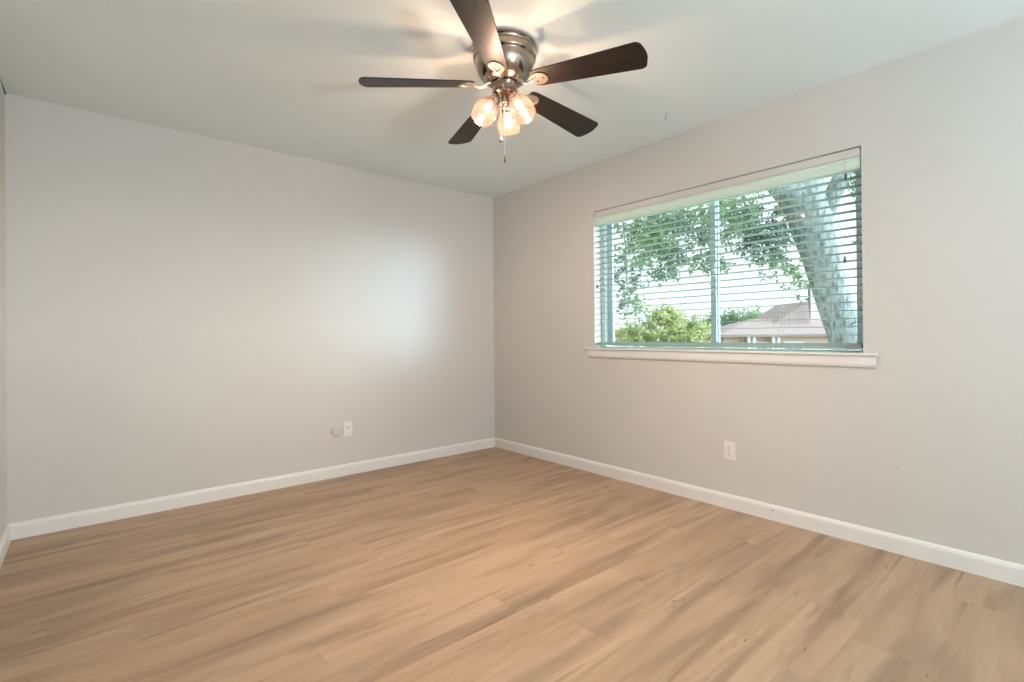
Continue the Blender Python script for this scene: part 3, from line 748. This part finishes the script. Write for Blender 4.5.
def hipped(bm, x0, x1, y0, y1, ze, zr, hip=None):
    h = hip if hip is not None else (y1 - y0) / 2
    ym = (y0 + y1) / 2
    v = [bm.verts.new(p) for p in ((x0, y0, ze), (x1, y0, ze), (x1, y1, ze), (x0, y1, ze), (x0 + h, ym, zr), (x1 - h, ym, zr),
                                   (x0, y0, ze - 0.14), (x1, y0, ze - 0.14), (x1, y1, ze - 0.14), (x0, y1, ze - 0.14))]
    for f in ((0, 1, 5, 4), (1, 2, 5), (2, 3, 4, 5), (3, 0, 4), (0, 6, 7, 1), (1, 7, 8, 2), (2, 8, 9, 3), (3, 9, 6, 0), (6, 9, 8, 7)):
        bm.faces.new([v[i] for i in f])
# local frame: x to the right along the facade, y away, z from the ground (-1.8)
bm = bmesh.new(); hipped(bm, -4.45, 7.5, -0.4, 5.0, 2.78, 3.72, 3.0); obj('roof', bm, m_roof, hs)
bm = bmesh.new(); box(bm, -4.05, 7.1, 0, 4.6, 0, 2.66); obj('wall', bm, m_brick, hs)
bm = bmesh.new()
v = [bm.verts.new(p) for p in ((-0.8, 1.4, 3.2), (1.62, 1.4, 4.74), (1.78, 1.4, 3.2), (-0.8, 5.0, 3.2), (1.62, 5.0, 4.74), (1.78, 5.0, 3.2))]
for f in ((0, 1, 4, 3), (1, 2, 5, 4), (0, 2, 1), (3, 4, 5), (0, 3, 5, 2)): bm.faces.new([v[i] for i in f])
r2 = obj('roof', bm, m_roof, hs); r2['label'] = 'taller gabled roof behind'
for x in (-2.75, -2.45, -1.35, -1.05):
    bm = bmesh.new(); box(bm, x - 0.08, x + 0.08, -0.30, -0.12, 0, 2.64, 0.01); obj('porch_post', bm, m_white, hs)
for xa, xb in ((-2.25, -1.6), (-0.6, 0.4)):
    bm = bmesh.new(); 
    box(bm, xa - 0.07, xb + 0.07, -0.06, -0.01, 0.95, 1.02); box(bm, xa - 0.07, xb + 0.07, -0.06, -0.01, 2.28, 2.35)
    box(bm, xa - 0.07, xa, -0.06, -0.01, 1.02, 2.28); box(bm, xb, xb + 0.07, -0.06, -0.01, 1.02, 2.28); box(bm, (xa + xb) / 2 - 0.02, (xa + xb) / 2 + 0.02, -0.06, -0.01, 1.02, 2.28)
    wf = obj('window_frame', bm, m_white, hs)
    bm = bmesh.new(); box(bm, xa, xb, -0.035, -0.012, 1.02, 2.28); obj('pane', bm, m_pane, wf)
pl = thing('utility_pole', (36.5, 9.72, -1.7), 'thin dark pole rising beside the house', 'pole')
bm = bmesh.new(); tube(bm, [(0, 0, -0.1), (0, 0, 3.0), (0, 0, 6.15)], [0.13, 0.10, 0.09], 12); obj('pole_shaft', bm, simple('weathered_pole', (0.22, 0.20, 0.20), 0.9), pl, smooth=True)
bm = bmesh.new(); lathe(bm, [(0.095, 6.12), (0.11, 6.18), (0.05, 6.25), (0, 6.26)], 12); obj('pole_cap', bm, simple('pole_cap_metal', (0.2, 0.2, 0.2), 0.6), pl)

# ------------------------------------------------------------------ fill uplighter added behind the camera, out of view
fl = thing('fill_uplighter', (-2.20, -7.30, 0), 'white drum uplighter added unseen behind the camera as fill light', 'added fill lamp')
bm = bmesh.new(); lathe(bm, [(0, 0), (0.17, 0), (0.175, 0.01), (0.175, 0.02), (0.16, 0.028), (0, 0.028)], 40); obj('base', bm, m_nickel_d, fl, smooth=True)
bm = bmesh.new(); lathe(bm, [(0.18, 0.028), (0.205, 0.05), (0.225, 0.34), (0.228, 0.345), (0.220, 0.345), (0.200, 0.055), (0.17, 0.034)], 48, closed=True); obj('fill_drum_shade', bm, m_trim, fl, smooth=True)
bm = bmesh.new(); lathe(bm, [(0, 0.29), (0.205, 0.29), (0.205, 0.296), (0, 0.296)], 40); obj('fill_lamp_plate', bm, m_trim, fl)
ld = bpy.data.lights.new('fill_light', 'AREA'); lo = bpy.data.objects.new('fill_light', ld); C.objects.link(lo)
ld.shape = 'DISK'; ld.size = 0.42; ld.energy = FILL_POWER; ld.color = (0.72, 0.925, 1.10); lo.parent = fl
lo.location = (0, 0, 0.342); lo.rotation_euler = (pi, 0, 0)
